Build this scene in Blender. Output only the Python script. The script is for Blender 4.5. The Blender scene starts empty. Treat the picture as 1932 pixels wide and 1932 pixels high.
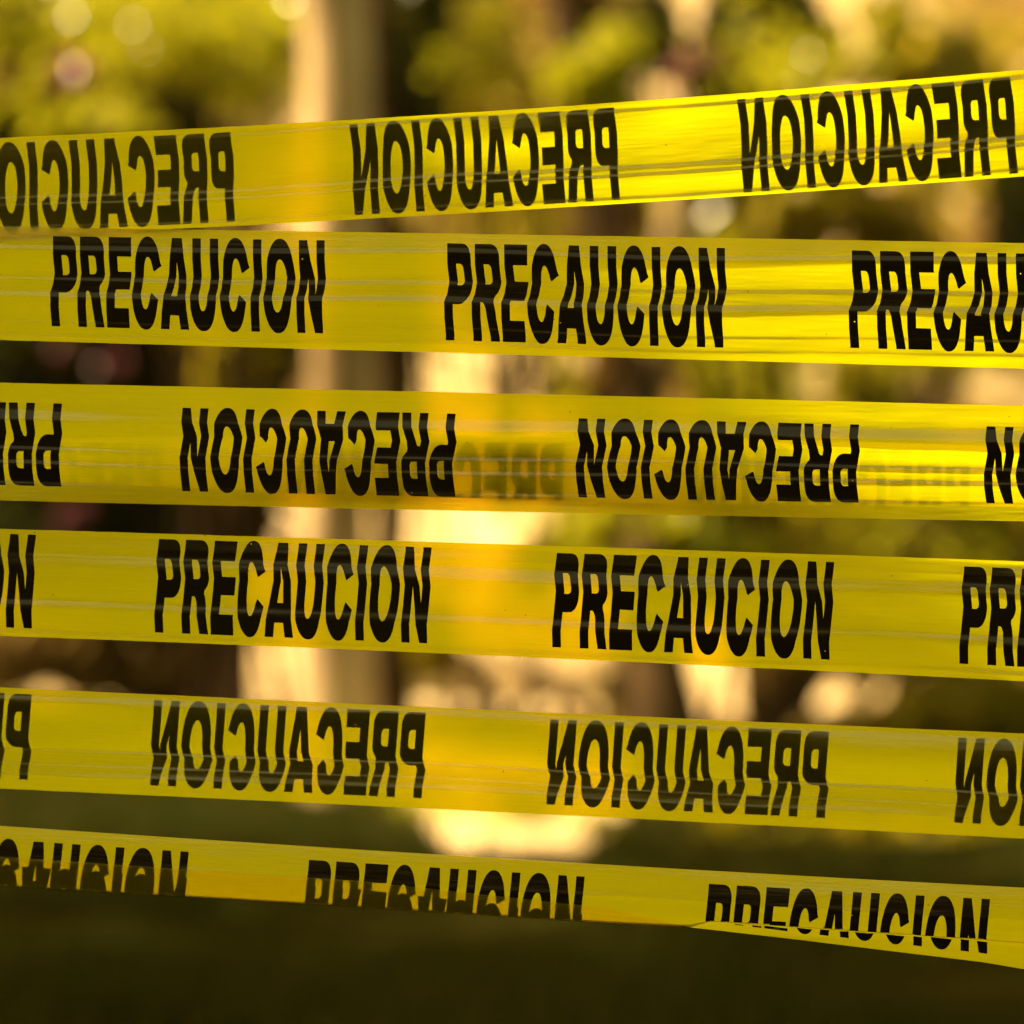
import bpy, bmesh, math, random
import numpy as np
from mathutils import Vector, Matrix, geometry

R = math.radians
rnd = random.Random(7)
rng = np.random.default_rng(11)
sc = bpy.context.scene
C = sc.collection

# ------------------------------------------------------------------ camera
CAM_Z, PITCH, FOC = 1.35, R(3.9), 12.0 / 135.0
cam_d = bpy.data.cameras.new('camera')
cam = bpy.data.objects.new('camera', cam_d)
C.objects.link(cam)
cam.location = (0, 0, CAM_Z)
cam.rotation_euler = (R(90) - PITCH, 0, 0)
cam_d.lens = 135
cam_d.sensor_width = 24
cam_d.clip_start = 0.05
cam_d.clip_end = 2000
cam_d.dof.use_dof = True
cam_d.dof.focus_distance = 3.82
cam_d.dof.aperture_fstop = 3.5
sc.camera = cam

# ------------------------------------------------------------------ light
SUN_DIR = Vector((-0.76, 0.16, 0.62)).normalized()        # towards the sun
elev = math.asin(SUN_DIR.z)
azim = math.atan2(SUN_DIR.x, SUN_DIR.y)
world = bpy.data.worlds.new('World')
sc.world = world
world.use_nodes = True
wn = world.node_tree
wn.nodes.clear()
wo = wn.nodes.new('ShaderNodeOutputWorld')
wb = wn.nodes.new('ShaderNodeBackground')
ws = wn.nodes.new('ShaderNodeTexSky')
ws.sky_type = 'NISHITA'
ws.sun_disc = False
ws.sun_elevation = elev
ws.sun_rotation = azim
ws.dust_density = 4.0
ws.air_density = 1.0
wm = wn.nodes.new('ShaderNodeMixRGB')
wm.blend_type = 'MULTIPLY'
wm.inputs[0].default_value = 1.0
wm.inputs[2].default_value = (1.0, 0.66, 0.19, 1)           # golden late-afternoon air
wn.links.new(ws.outputs[0], wm.inputs[1])
wn.links.new(wm.outputs[0], wb.inputs[0])
wb.inputs[1].default_value = 0.15
wn.links.new(wb.outputs[0], wo.inputs[0])
sun_d = bpy.data.lights.new('sun', 'SUN')
sun_d.energy = 5.0
sun_d.angle = R(0.5)
sun_d.color = (1.0, 0.79, 0.46)
sun = bpy.data.objects.new('sun', sun_d)
C.objects.link(sun)
sun.rotation_euler = SUN_DIR.to_track_quat('Z', 'Y').to_euler()
sun.location = (-9, 2, 8)
sc.view_settings.view_transform = 'Standard'
sc.view_settings.look = 'None'
sc.view_settings.gamma = 1
sc.view_settings.exposure = 2.05
sc.cycles.use_denoising = True
sc.cycles.transparent_max_bounces = 16
sc.cycles.max_bounces = 8
sc.cycles.sample_clamp_indirect = 6


# ------------------------------------------------------------------ helpers
def at(px, py, Y):
    """point of the place seen at photograph pixel (1932 grid) on the upright plane y = Y"""
    cx = (px - 966) / 966 * FOC
    cy = (966 - py) / 966 * FOC
    c, s = math.cos(PITCH), math.sin(PITCH)
    dy = c + cy * s
    dz = -s + cy * c
    k = Y / dy
    return np.stack([cx * k, Y + 0 * k, CAM_Z + dz * k], -1)


def atv(px, py, Y):
    return Vector([float(v) for v in at(np.float64(px), np.float64(py), np.float64(Y))])


def link(o, parent=None):
    C.objects.link(o)
    if parent is not None:
        o.parent = parent
    return o


def tag(o, label=None, cat=None, group=None, kind=None):
    if label: o['label'] = label
    if cat: o['category'] = cat
    if group: o['group'] = group
    if kind: o['kind'] = kind
    return o


def empty(name, loc=(0, 0, 0)):
    o = bpy.data.objects.new(name, None)
    o.location = loc
    return link(o)


def mesh_np(name, v, f, mat, smooth=True, parent=None, uv=None):
    """v (n,3), f (m,k) arrays -> one object; children keep world coordinates"""
    me = bpy.data.meshes.new(name)
    v = np.asarray(v, np.float32)
    f = np.asarray(f, np.int32)
    if parent is not None:
        v = v - np.array(parent.location, np.float32)
    me.vertices.add(len(v))
    me.vertices.foreach_set('co', v.ravel())
    k = f.shape[1]
    me.loops.add(f.size)
    me.loops.foreach_set('vertex_index', f.ravel())
    me.polygons.add(len(f))
    me.polygons.foreach_set('loop_start', np.arange(0, f.size, k, dtype=np.int32))
    me.update(calc_edges=True)
    me.validate()
    if uv is not None:
        l = me.uv_layers.new(name='UVMap')
        l.data.foreach_set('uv', np.asarray(uv, np.float32)[f.ravel()].ravel())
    me.shade_smooth() if smooth else me.shade_flat()
    me.materials.append(mat)
    return link(bpy.data.objects.new(name, me), parent)


def vnoise(x, y, seed=0):
    """cheap smooth value noise, -1..1"""
    x = np.asarray(x, float); y = np.asarray(y, float)
    xi = np.floor(x); yi = np.floor(y)
    fx = x - xi; fy = y - yi
    fx = fx * fx * (3 - 2 * fx); fy = fy * fy * (3 - 2 * fy)
    def h(a, b):
        n = np.sin(a * 127.1 + b * 311.7 + seed * 74.7) * 43758.5453
        return (n - np.floor(n)) * 2 - 1
    return (h(xi, yi) * (1 - fx) + h(xi + 1, yi) * fx) * (1 - fy) + (h(xi, yi + 1) * (1 - fx) + h(xi + 1, yi + 1) * fx) * fy


# ------------------------------------------------------------------ materials
def mat_new(name):
    m = bpy.data.materials.new(name)
    m.use_nodes = True
    m.node_tree.nodes.clear()
    return m, m.node_tree.nodes, m.node_tree.links


def mat_leaf(name, c1, c2, c3, trans=0.55, rough=0.22, spec=0.3):
    m, n, l = mat_new(name)
    out = n.new('ShaderNodeOutputMaterial')
    geo = n.new('ShaderNodeNewGeometry')
    ramp = n.new('ShaderNodeValToRGB')
    e = ramp.color_ramp.elements
    e[0].color = (*c1, 1); e[1].color = (*c3, 1)
    x = e.new(0.5); x.color = (*c2, 1)
    l.new(geo.outputs['Random Per Island'], ramp.inputs[0])
    p = n.new('ShaderNodeBsdfPrincipled')
    p.inputs['Roughness'].default_value = rough
    p.inputs['Specular IOR Level'].default_value = spec
    l.new(ramp.outputs[0], p.inputs['Base Color'])
    t = n.new('ShaderNodeBsdfTranslucent')
    l.new(ramp.outputs[0], t.inputs[0])
    mx = n.new('ShaderNodeMixShader')
    mx.inputs[0].default_value = trans
    l.new(p.outputs[0], mx.inputs[1]); l.new(t.outputs[0], mx.inputs[2])
    l.new(mx.outputs[0], out.inputs[0])
    return m


def mat_rough(name, c1, c2, scale=6.0, bump=0.4, rough=0.9, detail=6.0, stretch=(1, 1, 1), lo=0.35, hi=0.65, bscale=None):
    m, n, l = mat_new(name)
    out = n.new('ShaderNodeOutputMaterial')
    tc = n.new('ShaderNodeTexCoord')
    mp = n.new('ShaderNodeMapping'); mp.inputs['Scale'].default_value = stretch
    l.new(tc.outputs['Object'], mp.inputs[0])
    nz = n.new('ShaderNodeTexNoise'); nz.inputs['Scale'].default_value = scale; nz.inputs['Detail'].default_value = detail
    l.new(mp.outputs[0], nz.inputs[0])
    ramp = n.new('ShaderNodeValToRGB')
    ramp.color_ramp.elements[0].position = lo; ramp.color_ramp.elements[1].position = hi
    ramp.color_ramp.elements[0].color = (*c1, 1); ramp.color_ramp.elements[1].color = (*c2, 1)
    l.new(nz.outputs[0], ramp.inputs[0])
    n2 = n.new('ShaderNodeTexNoise'); n2.inputs['Scale'].default_value = bscale or scale * 5; n2.inputs['Detail'].default_value = 5
    l.new(mp.outputs[0], n2.inputs[0])
    b = n.new('ShaderNodeBump'); b.inputs['Strength'].default_value = bump; b.inputs['Distance'].default_value = 0.02
    l.new(n2.outputs[0], b.inputs['Height'])
    p = n.new('ShaderNodeBsdfPrincipled'); p.inputs['Roughness'].default_value = rough
    p.inputs['Specular IOR Level'].default_value = 0.0
    l.new(ramp.outputs[0], p.inputs['Base Color']); l.new(b.outputs[0], p.inputs['Normal'])
    l.new(p.outputs[0], out.inputs[0])
    return m


def mat_film():
    """thin translucent yellow polyethylene: scatters, lets a little through, shiny skin"""
    m, n, l = mat_new('yellow_film')
    out = n.new('ShaderNodeOutputMaterial')
    uv = n.new('ShaderNodeUVMap')
    mp = n.new('ShaderNodeMapping'); mp.inputs['Scale'].default_value = (2.2, 160, 1)
    l.new(uv.outputs[0], mp.inputs[0])
    st = n.new('ShaderNodeTexNoise'); st.inputs['Scale'].default_value = 1.0; st.inputs['Detail'].default_value = 3
    l.new(mp.outputs[0], st.inputs[0])
    tc = n.new('ShaderNodeTexCoord')
    gr = n.new('ShaderNodeTexNoise'); gr.inputs['Scale'].default_value = 900; gr.inputs['Detail'].default_value = 2
    l.new(tc.outputs['Object'], gr.inputs[0])
    mulr = n.new('ShaderNodeMath'); mulr.operation = 'MULTIPLY'; mulr.inputs[1].default_value = 0.30
    l.new(gr.outputs[0], mulr.inputs[0])
    add = n.new('ShaderNodeMath'); add.operation = 'ADD'
    l.new(st.outputs[0], add.inputs[0]); l.new(mulr.outputs[0], add.inputs[1])
    b = n.new('ShaderNodeBump'); b.inputs['Strength'].default_value = 0.16; b.inputs['Distance'].default_value = 0.0006
    l.new(add.outputs[0], b.inputs['Height'])
    # tiny dirt specks and slightly uneven pigment
    sp = n.new('ShaderNodeTexVoronoi'); sp.inputs['Scale'].default_value = 55; sp.inputs['Randomness'].default_value = 1
    l.new(tc.outputs['Object'], sp.inputs[0])
    spr = n.new('ShaderNodeMapRange'); spr.inputs[1].default_value = 0.018; spr.inputs[2].default_value = 0.034
    spr.inputs[3].default_value = 0.25; spr.inputs[4].default_value = 1.0
    l.new(sp.outputs['Distance'], spr.inputs[0])
    pr = n.new('ShaderNodeMapRange'); pr.inputs[1].default_value = 0.3; pr.inputs[2].default_value = 0.7
    pr.inputs[3].default_value = 0.93; pr.inputs[4].default_value = 1.03
    l.new(st.outputs[0], pr.inputs[0])
    mm = n.new('ShaderNodeMath'); mm.operation = 'MULTIPLY'
    l.new(spr.outputs[0], mm.inputs[0]); l.new(pr.outputs[0], mm.inputs[1])
    col = n.new('ShaderNodeMixRGB'); col.blend_type = 'MULTIPLY'; col.inputs[0].default_value = 1
    col.inputs[1].default_value = (*FILM_COL, 1)
    l.new(mm.outputs[0], col.inputs[2])
    d = n.new('ShaderNodeBsdfDiffuse'); t = n.new('ShaderNodeBsdfTranslucent')
    l.new(col.outputs[0], d.inputs[0]); l.new(col.outputs[0], t.inputs[0])
    l.new(b.outputs[0], d.inputs['Normal'])
    m1 = n.new('ShaderNodeMixShader'); m1.inputs[0].default_value = 0.965
    l.new(d.outputs[0], m1.inputs[1]); l.new(t.outputs[0], m1.inputs[2])
    tr = n.new('ShaderNodeBsdfTransparent'); tr.inputs[0].default_value = (1.0, 0.60, 0.01, 1)
    m2 = n.new('ShaderNodeMixShader'); m2.inputs[0].default_value = FILM_CLEAR
    l.new(m1.outputs[0], m2.inputs[1]); l.new(tr.outputs[0], m2.inputs[2])
    g = n.new('ShaderNodeBsdfGlossy'); g.inputs['Roughness'].default_value = 0.10
    l.new(b.outputs[0], g.inputs['Normal'])
    fr = n.new('ShaderNodeFresnel'); fr.inputs[0].default_value = 2.0
    l.new(b.outputs[0], fr.inputs['Normal'])
    m3 = n.new('ShaderNodeMixShader')
    l.new(fr.outputs[0], m3.inputs[0]); l.new(m2.outputs[0], m3.inputs[1]); l.new(g.outputs[0], m3.inputs[2])
    l.new(m3.outputs[0], out.inputs[0])
    return m


def mat_ink():
    m, n, l = mat_new('black_ink')
    out = n.new('ShaderNodeOutputMaterial')
    tc = n.new('ShaderNodeTexCoord')
    gr = n.new('ShaderNodeTexNoise'); gr.inputs['Scale'].default_value = 900; gr.inputs['Detail'].default_value = 2
    l.new(tc.outputs['Object'], gr.inputs[0])
    mp = n.new('ShaderNodeMapping'); mp.inputs['Scale'].default_value = (5, 5, 420)
    l.new(tc.outputs['Object'], mp.inputs[0])
    st = n.new('ShaderNodeTexNoise'); st.inputs['Scale'].default_value = 1.0; st.inputs['Detail'].default_value = 3
    l.new(mp.outputs[0], st.inputs[0])
    mulr = n.new('ShaderNodeMath'); mulr.operation = 'MULTIPLY_ADD'; mulr.inputs[1].default_value = 0.12
    l.new(gr.outputs[0], mulr.inputs[0]); l.new(st.outputs[0], mulr.inputs[2])
    b = n.new('ShaderNodeBump'); b.inputs['Strength'].default_value = 0.16; b.inputs['Distance'].default_value = 0.0006
    l.new(mulr.outputs[0], b.inputs['Height'])
    p = n.new('ShaderNodeBsdfPrincipled')
    p.inputs['Base Color'].default_value = (0.006, 0.004, 0.002, 1)
    p.inputs['Roughness'].default_value = 0.16
    p.inputs['IOR'].default_value = 1.5
    p.inputs['Specular IOR Level'].default_value = 0.46
    l.new(b.outputs[0], p.inputs['Normal'])
    # pinholes where the ink did not take
    vo = n.new('ShaderNodeTexVoronoi'); vo.inputs['Scale'].default_value = 48
    l.new(tc.outputs['Object'], vo.inputs[0])
    hl = n.new('ShaderNodeMapRange'); hl.inputs[1].default_value = 0.016; hl.inputs[2].default_value = 0.026
    hl.inputs[3].default_value = 1.0; hl.inputs[4].default_value = 0.0
    l.new(vo.outputs['Distance'], hl.inputs[0])
    tr = n.new('ShaderNodeBsdfTransparent')
    mx = n.new('ShaderNodeMixShader')
    l.new(hl.outputs[0], mx.inputs[0]); l.new(p.outputs[0], mx.inputs[1]); l.new(tr.outputs[0], mx.inputs[2])
    l.new(mx.outputs[0], out.inputs[0])
    return m


FILM_COL = (0.83, 0.82, 0.002)
FILM_CLEAR = 0.25
M_FILM = mat_film()
M_INK = mat_ink()

# ------------------------------------------------------------------ the printed word, drawn as outlines (515 high)
H = 515.0


def arc(cx, cy, a, b, t0, t1, n=14, ex=2.35):
    """superellipse arc; angle 0 = right, 90 = up (y grows downward)"""
    pts = []
    for i in range(n + 1):
        t = R(t0 + (t1 - t0) * i / n)
        c, s = math.cos(t), math.sin(t)
        pts.append((cx + a * math.copysign(abs(c) ** (2 / ex), c), cy - b * math.copysign(abs(s) ** (2 / ex), s)))
    return pts


def gP():
    o = [(0, 0)] + arc(78, 95, 49, 95, 90, 0, 8) + arc(78, 225, 49, 97, 0, -90, 8) + [(47, 322), (47, 515), (0, 515)]
    h = [(47, 108)] + arc(66, 140, 18, 32, 90, 0, 5) + arc(66, 188, 18, 34, 0, -90, 5) + [(47, 222)]
    return o, [h]


def gR():
    o = [(0, 0)] + arc(80, 90, 52, 90, 90, 0, 8) + arc(72, 205, 60, 85, 0, -50, 6)
    o += [(112, 290), (120, 318), (127, 352), (144, 515), (95, 515), (80, 385), (74, 340), (66, 318), (60, 310), (47, 308), (47, 515), (0, 515)]
    h = [(47, 108)] + arc(68, 140, 18, 32, 90, 0, 5) + arc(68, 180, 18, 34, 0, -90, 5) + [(47, 214)]
    return o, [h]


def gE():
    return [(0, 0), (124, 0), (124, 110), (47, 110), (47, 196), (120, 196), (120, 297), (47, 297), (47, 402), (124, 402), (124, 515), (0, 515)], []


def gC():
    w = 150.0
    o = arc(w / 2, H / 2, w / 2, H / 2 + 6, 24, 342, 46, 2.25)
    o = [(w, 160)] + [p for p in o if not (p[0] > w * .75 and 160 < p[1] < 350)] + [(w - 3, 352)]
    i = arc(w / 2 + 2, H / 2, w / 2 - 47, 148, 330, 30, 26, 2.1)
    i = [p for p in i if not (p[0] > w * .62 and 190 < p[1] < 312)]
    return o + [(108, 310)] + i + [(107, 192)], []


def gA():
    return [(53, 0), (108, 0), (157, 515), (110, 515), (103, 436), (56, 436), (48, 515), (0, 515)], [[(79, 135), (95, 328), (63, 328)]]


def gU():
    o = [(0, 0), (47, 0)] + arc(71.5, 300, 24.5, 108, 180, 360, 14, 2.2) + [(96, 0), (143, 0)] + arc(71.5, 330, 71.5, 191, 0, -180, 24, 2.2)
    return o, []


def gI():
    return [(0, 0), (47, 0), (47, 515), (0, 515)], []


def gO():
    w = 160.0
    return arc(w / 2, H / 2, w / 2, H / 2 + 6, 0, 352, 44, 2.25), [arc(w / 2, H / 2, 34, 148, 0, 350, 34, 2.1)]


def gN():
    return [(0, 0), (45, 0), (97, 300), (97, 0), (142, 0), (142, 515), (97, 515), (45, 212), (45, 515), (0, 515)], []


WORD = [(gP, 0), (gR, 148), (gE, 306), (gC, 444), (gA, 600), (gU, 765), (gC, 927), (gI, 1098), (gO, 1166), (gN, 1350)]
WW = 1492.0


def dedupe(p):
    q = []
    for a in p:
        if not q or (abs(a[0] - q[-1][0]) + abs(a[1] - q[-1][1])) > 0.3:
            q.append(a)
    if abs(q[0][0] - q[-1][0]) + abs(q[0][1] - q[-1][1]) < 0.3:
        q.pop()
    return q


def word_2d():
    """all ten letters as one triangulated sheet in word units, cut into thin rows so that it can follow the film"""
    vs, fs = [], []
    for g, x0 in WORD:
        o, hs = g()
        loops = [dedupe(o)] + [dedupe(h) for h in hs]
        tess = geometry.tessellate_polygon([[Vector((p[0] + x0, p[1], 0)) for p in lp] for lp in loops])
        flat = [(p[0] + x0, p[1]) for lp in loops for p in lp]
        b = len(vs)
        vs += flat
        fs += [tuple(b + i for i in t) for t in tess]
    bm = bmesh.new()
    bv = [bm.verts.new((x, y, 0)) for x, y in vs]
    for f in fs:
        try: bm.faces.new([bv[i] for i in f])
        except ValueError: pass
    for k in range(1, 88):
        y = -8 + k * 6.03
        bmesh.ops.bisect_plane(bm, geom=bm.verts[:] + bm.edges[:] + bm.faces[:], plane_co=(0, y, 0), plane_no=(0, 1, 0), dist=1e-4)
    bmesh.ops.triangulate(bm, faces=bm.faces[:])
    bm.verts.ensure_lookup_table()
    v = np.array([(q.co.x, q.co.y) for q in bm.verts])
    bm.verts.index_update()
    f = np.array([[q.index for q in p.verts] for p in bm.faces])
    bm.free()
    return v, f


W2V, W2F = word_2d()


# ------------------------------------------------------------------ tapes
class Tape:
    """a run of film; s = along (photograph columns), t = 0 top edge .. 1 bottom edge"""
    def __init__(s, xs, top, bot, base, slopes, wig, seed, deg=2, layer=0.0, fade=None):
        s.pt = np.polyfit(xs, top, deg) if deg else None
        s.pb = np.polyfit(xs, bot, deg) if deg else None
        s.xs, s.top, s.bot = xs, top, bot
        s.layer, s.seed = layer, seed
        s.kt = np.array([k[0] for k in slopes]); s.ks = np.array([k[1] for k in slopes])
        tt = np.linspace(-.2, 1.2, 1401)
        s.tt = tt
        ang = np.interp(tt, s.kt, s.ks) * 1.05
        ker = np.hanning(9); ker /= ker.sum()
        ang = np.convolve(np.pad(ang, 4, mode='edge'), ker, 'valid')
        z = np.cumsum(np.tan(np.radians(ang))) * (tt[1] - tt[0])
        s.prof = z - np.interp(0.5, tt, z) - np.linspace(0, 0, len(tt))
        s.wig = wig
        s.fade = fade

    def edge(s, x):
        # beyond the frame the runs carry on straight to the posts
        xc = np.clip(x, -60, 1990)
        if s.pt is not None:
            a, b = np.polyval(s.pt, xc), np.polyval(s.pb, xc)
            da, db = np.polyval(np.polyder(s.pt), xc), np.polyval(np.polyder(s.pb), xc)
        else:
            a, b = np.interp(xc, s.xs, s.top), np.interp(xc, s.xs, s.bot)
            e = 8.0
            da = (np.interp(xc + e, s.xs, s.top) - np.interp(xc - e, s.xs, s.top)) / (2 * e)
            db = (np.interp(xc + e, s.xs, s.bot) - np.interp(xc - e, s.xs, s.bot)) / (2 * e)
        return a + da * (x - xc), b + db * (x - xc), (da + db) / 2

    def point(s, x, t, lift=0.0):
        """world points; lift in metres towards the camera"""
        x = np.asarray(x, float); t = np.asarray(t, float)
        a, b, sl = s.edge(x)
        w = b - a
        y = a + w * t + 0.5 * vnoise(x / 23.0, t * 0 + s.seed, s.seed) * np.abs(t - .5)
        y = y + 1.6 * np.clip(vnoise(x / 9.0, t * 0 + 3, s.seed + 20) - .72, 0, 1) * np.where(t < .5, 1, -1) * (np.abs(t - .5) > .49)
        wt, wx = s.wig
        xx = x - sl * (t - .5) * w + np.interp(t, wt, wx) * (1 + .35 * vnoise(x / 300, t * 2, s.seed + 3))
        drift = 0.030 * vnoise(x / 420.0, t * 0, s.seed + 1)
        amp = 0.95 + 0.8 * vnoise(x / 330.0, t * 2.5, s.seed + 2)
        depth = np.interp(t + drift, s.tt, s.prof) * amp * (w * 0.352e-3)
        depth = depth + 0.0010 * vnoise(x / 500, t * 1.7, s.seed + 5) + 0.00010 * vnoise(x / 60, t * 9, s.seed + 6)
        depth = depth + 0.00016 * vnoise(x / 110 + t * 5, t * 4 - x / 260, s.seed + 9) * np.clip(.4 + vnoise(x / 260, t * 2, s.seed + 10), 0, 1)
        depth = depth + 0.00005 * vnoise(x / 45, t * 55, s.seed + 8)
        Y = 3.83 - 0.028 * (x - 966) / 966 + (s.layer if not callable(s.layer) else s.layer(x)) - depth - lift
        return at(xx, y, Y)


S0, S1 = -720.0, 2650.0


def film_mesh(tp, parent, nt=150, ns=300, t0=0.0, t1=1.0):
    xs = np.linspace(S0, S1, ns + 1); ts = np.linspace(t0, t1, nt + 1)
    X, T = np.meshgrid(xs, ts, indexing='ij')
    P = tp.point(X, T).reshape(-1, 3)
    n = nt + 1
    i = np.arange(ns)[:, None] * n + np.arange(nt)[None]
    F = np.stack([i, i + 1, i + n + 1, i + n], -1).reshape(-1, 4)
    uv = np.stack([X.ravel() / 966, T.ravel()], -1)
    return mesh_np('film', P, F, M_FILM, True, parent, uv)


def clip_rows(v, f, lo, hi):
    """keep triangles whose centre has y in lo..hi"""
    cy = v[f][:, :, 1].mean(1)
    f = f[(cy > lo) & (cy < hi)]
    used = np.unique(f)
    m = -np.ones(len(v), int); m[used] = np.arange(len(used))
    return v[used], m[f]


def print_word(tp, parent, x0, x1, y0, y1, mode, behind=False, label=None, tmax=1.0, lift=0.00008):
    """x0..x1 bounds in the photograph; y0,y1 = top fraction and bottom fraction of the letters on the film"""
    v, f = W2V.copy(), W2F
    xm = (x0 + x1) / 2
    a, b, sl = tp.edge(np.float64(xm))
    hpx = (y1 - y0) * (b - a)
    wid = (x1 - x0) - abs(sl) * hpx
    fx = v[:, 0] / WW; fy = v[:, 1] / H
    if mode == 'rot': fx, fy = 1 - fx, 1 - fy
    if mode == 'mirror': fx = 1 - fx
    xx = xm + (fx - .5) * wid
    tt = y0 + fy * (y1 - y0)
    if tmax < 2:
        q = np.stack([xx, tt], -1)
        q, f = clip_rows(q, f, -1, tmax)
        xx, tt = q[:, 0], q[:, 1]
    P = tp.point(xx, tt, -lift if behind else lift)
    o = mesh_np('lettering', P, f, M_INK, True, parent)
    if label: o['label'] = label
    return o


def tape_thing(label, mid, group='runs of barrier tape stretched between the posts'):
    e = empty('caution_tape', mid)
    return tag(e, label, 'barrier tape', group)


XS = [0, 676, 1304, 1932]
# slope knots: (t, degrees); positive = that strip of film leans back and faces the sky
T1 = Tape(XS, [260.5, 225.3, 183.5, 132], [447, 414.5, 374.5, 332.5], 0,
          [(-.2, -6), (0, -8), (.03, -12), (.05, 6), (.062, 18), (.075, 6), (.09, -4), (.35, -10), (.5, -4), (.60, 0), (.625, 18), (.65, -4), (.685, 0), (.70, 18), (.715, -4), (.78, -8), (.9, -4), (.93, 10), (.945, -6), (.97, -12), (1, -10), (1.2, 0)],
          ([0, .1, .3, .5, .7, .9, 1], [0, 0, 3, 2, -1, 0, 0]), 1, layer=0.004)
T2 = Tape(XS, [428, 437, 449, 458.5], [641, 662, 677.5, 696], 0,
          [(-.2, 6), (0, 4), (.10, 6), (.125, 0), (.14, 22), (.165, 12), (.18, -6), (.22, -9), (.36, -6), (.405, 2), (.42, 26), (.435, 2), (.47, 0), (.53, 2), (.545, 22), (.565, 24), (.585, 2), (.63, -8), (.78, -6), (.80, 12), (.815, -6), (.90, -4), (.915, 12), (.93, -8), (.96, -12), (1, -10), (1.2, 8)],
          ([0, .1, .25, .4, .5, .57, .7, .85, 1], [0, 0, 1, 5, 2, -3, -2, 1, 1]), 2)
T3 = Tape(XS, [722, 737, 750, 766], [944, 960, 972, 983.5], 0,
          [(-.2, 0), (0, 0), (.12, -4), (.22, 4), (.27, 20), (.31, 17), (.345, -6), (.5, -10), (.55, 0), (.565, 28), (.58, 0), (.62, -8), (.67, 2), (.685, 26), (.70, 0), (.74, -10), (.84, -6), (.86, 10), (.88, 2), (.93, 2), (1, 4), (1.2, 4)],
          ([0, .15, .3, .42, .6, .72, .87, 1], [2, 1, -2, 3, -4, -2, 3, 3]), 3)
T4 = Tape(XS, [998, 1017.5, 1039, 1059], [1199.5, 1226, 1254, 1285], 0,
          [(-.2, 0), (0, -4), (.015, -12), (.03, 2), (.05, 6), (.125, 6), (.135, -4), (.19, 2), (.21, 22), (.235, 10), (.26, 22), (.29, 12), (.33, -2), (.5, -9), (.62, 0), (.655, 22), (.68, 10), (.70, 2), (.72, -6), (.90, -8), (.92, 4), (.935, 12), (.95, -8), (.97, -12), (1, -10), (1.2, 8)],
          ([0, .1, .25, .4, .6, .75, 1], [2, 1, -2, 2, 0, -2, 1]), 4)
T5 = Tape(XS, [1297, 1327.5, 1357, 1384], [1487.5, 1519, 1550, 1582], 0,
          [(-.2, 2), (0, 6), (.04, 6), (.06, 18), (.09, 14), (.12, -2), (.2, -8), (.5, -12), (.56, -14), (.575, 20), (.60, 0), (.70, 0), (.72, 14), (.74, 0), (.82, 12), (.84, -4), (1, -6), (1.2, -6)],
          ([0, .1, .3, .5, .58, .62, .8, 1], [0, 0, -1, -2, 1.5, 4, 0, 0]), 5)


def frac(tp, x, yt, yb):
    a, b, sl = tp.edge(np.float64(x))
    return (yt - a) / (b - a), (yb - a) / (b - a)


SPEC = [
    (T1, 'mirror', True, 'topmost caution tape, rising to the right with its lettering mirrored',
     [(-67, 443, .055, .955), (659, 1169, .045, .955), (1389.5, 1919.5, .055, .965), (2120, 2650, .055, .965)]),
    (T2, 'plain', False, 'second caution tape from the top, readable word with bright glare at the right',
     [(-640, -120, .075, .87), (96, 612.5, .075, .865), (839.6, 1367.8, .082, .895), (1603, 2143, .082, .87)]),
    (T3, 'rot', False, 'third caution tape from the top, its word upside down over a ghosted layer',
     [(-400, 116.5, .165, .87), (341, 859.6, .18, .885), (1089, 1621, .195, .865), (1858.5, 2395, .185, .85)]),
    (T4, 'plain', False, 'fourth caution tape from the top, readable word with wavy black letters',
     [(-453, 66, .045, .92), (292, 812.7, .05, .915), (1042, 1572.6, .062, .9), (1810, 2350, .06, .88)]),
    (T5, 'mirror', True, 'fifth caution tape from the top, mirrored word with a crease through it',
     [(-460, 59.5, .055, .90), (283, 803, .055, .90), (1030.4, 1563.8, .065, .90), (1800, 2334, .065, .88)]),
]
for tp, mode, behind, label, words in SPEC:
    mid = tp.point(np.float64(966), np.float64(.5))
    th = tape_thing(label, [float(q) for q in mid])
    film_mesh(tp, th)
    for (x0, x1, y0, y1) in words:
        print_word(tp, th, x0, x1, y0, y1, mode, behind)

# the narrower, folded run that passes close behind the third tape
T3b = Tape([0, 950, 1304, 1932], [829, 823, 828, 843], [905, 944, 948, 957], 0,
           [(-.2, 0), (0, 0), (.5, 3), (1, 0), (1.2, 0)], ([0, 1], [0, 0]), 9, layer=lambda x: .0052 + .060 * np.clip(np.abs(x - 960) / 900, 0, 1.5) ** 1.3)
th = tape_thing('narrow folded caution tape run showing faintly through the third tape', [float(q) for q in T3b.point(np.float64(966), np.float64(.5))])
film_mesh(T3b, th, nt=40, ns=160)
for x0, x1 in [(-220, 305), (540, 1065), (1300, 1830)]:
    print_word(T3b, th, x0, x1, .1, 1.42, 'mirror', True, tmax=0.99)


# the lowest tape, folded on itself
class Folded(Tape):
    pass


T6 = Tape([-60, 0, 676, 1304, 1336, 1571, 1746, 1932, 2000], [1554.5, 1558.5, 1603, 1641, 1643, 1656, 1665.5, 1675, 1678],
          [1667, 1671, 1711.5, 1752, 1754, 1781, 1805, 1831, 1840], 0,
          [(-.2, 0), (0, 0), (.05, 2), (1, 0)], ([0, 1], [0, 0]), 6, deg=0)
ptop = np.polyfit([0, 676, 1304, 1932], [1558.5, 1603, 1641, 1675], 2)
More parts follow.
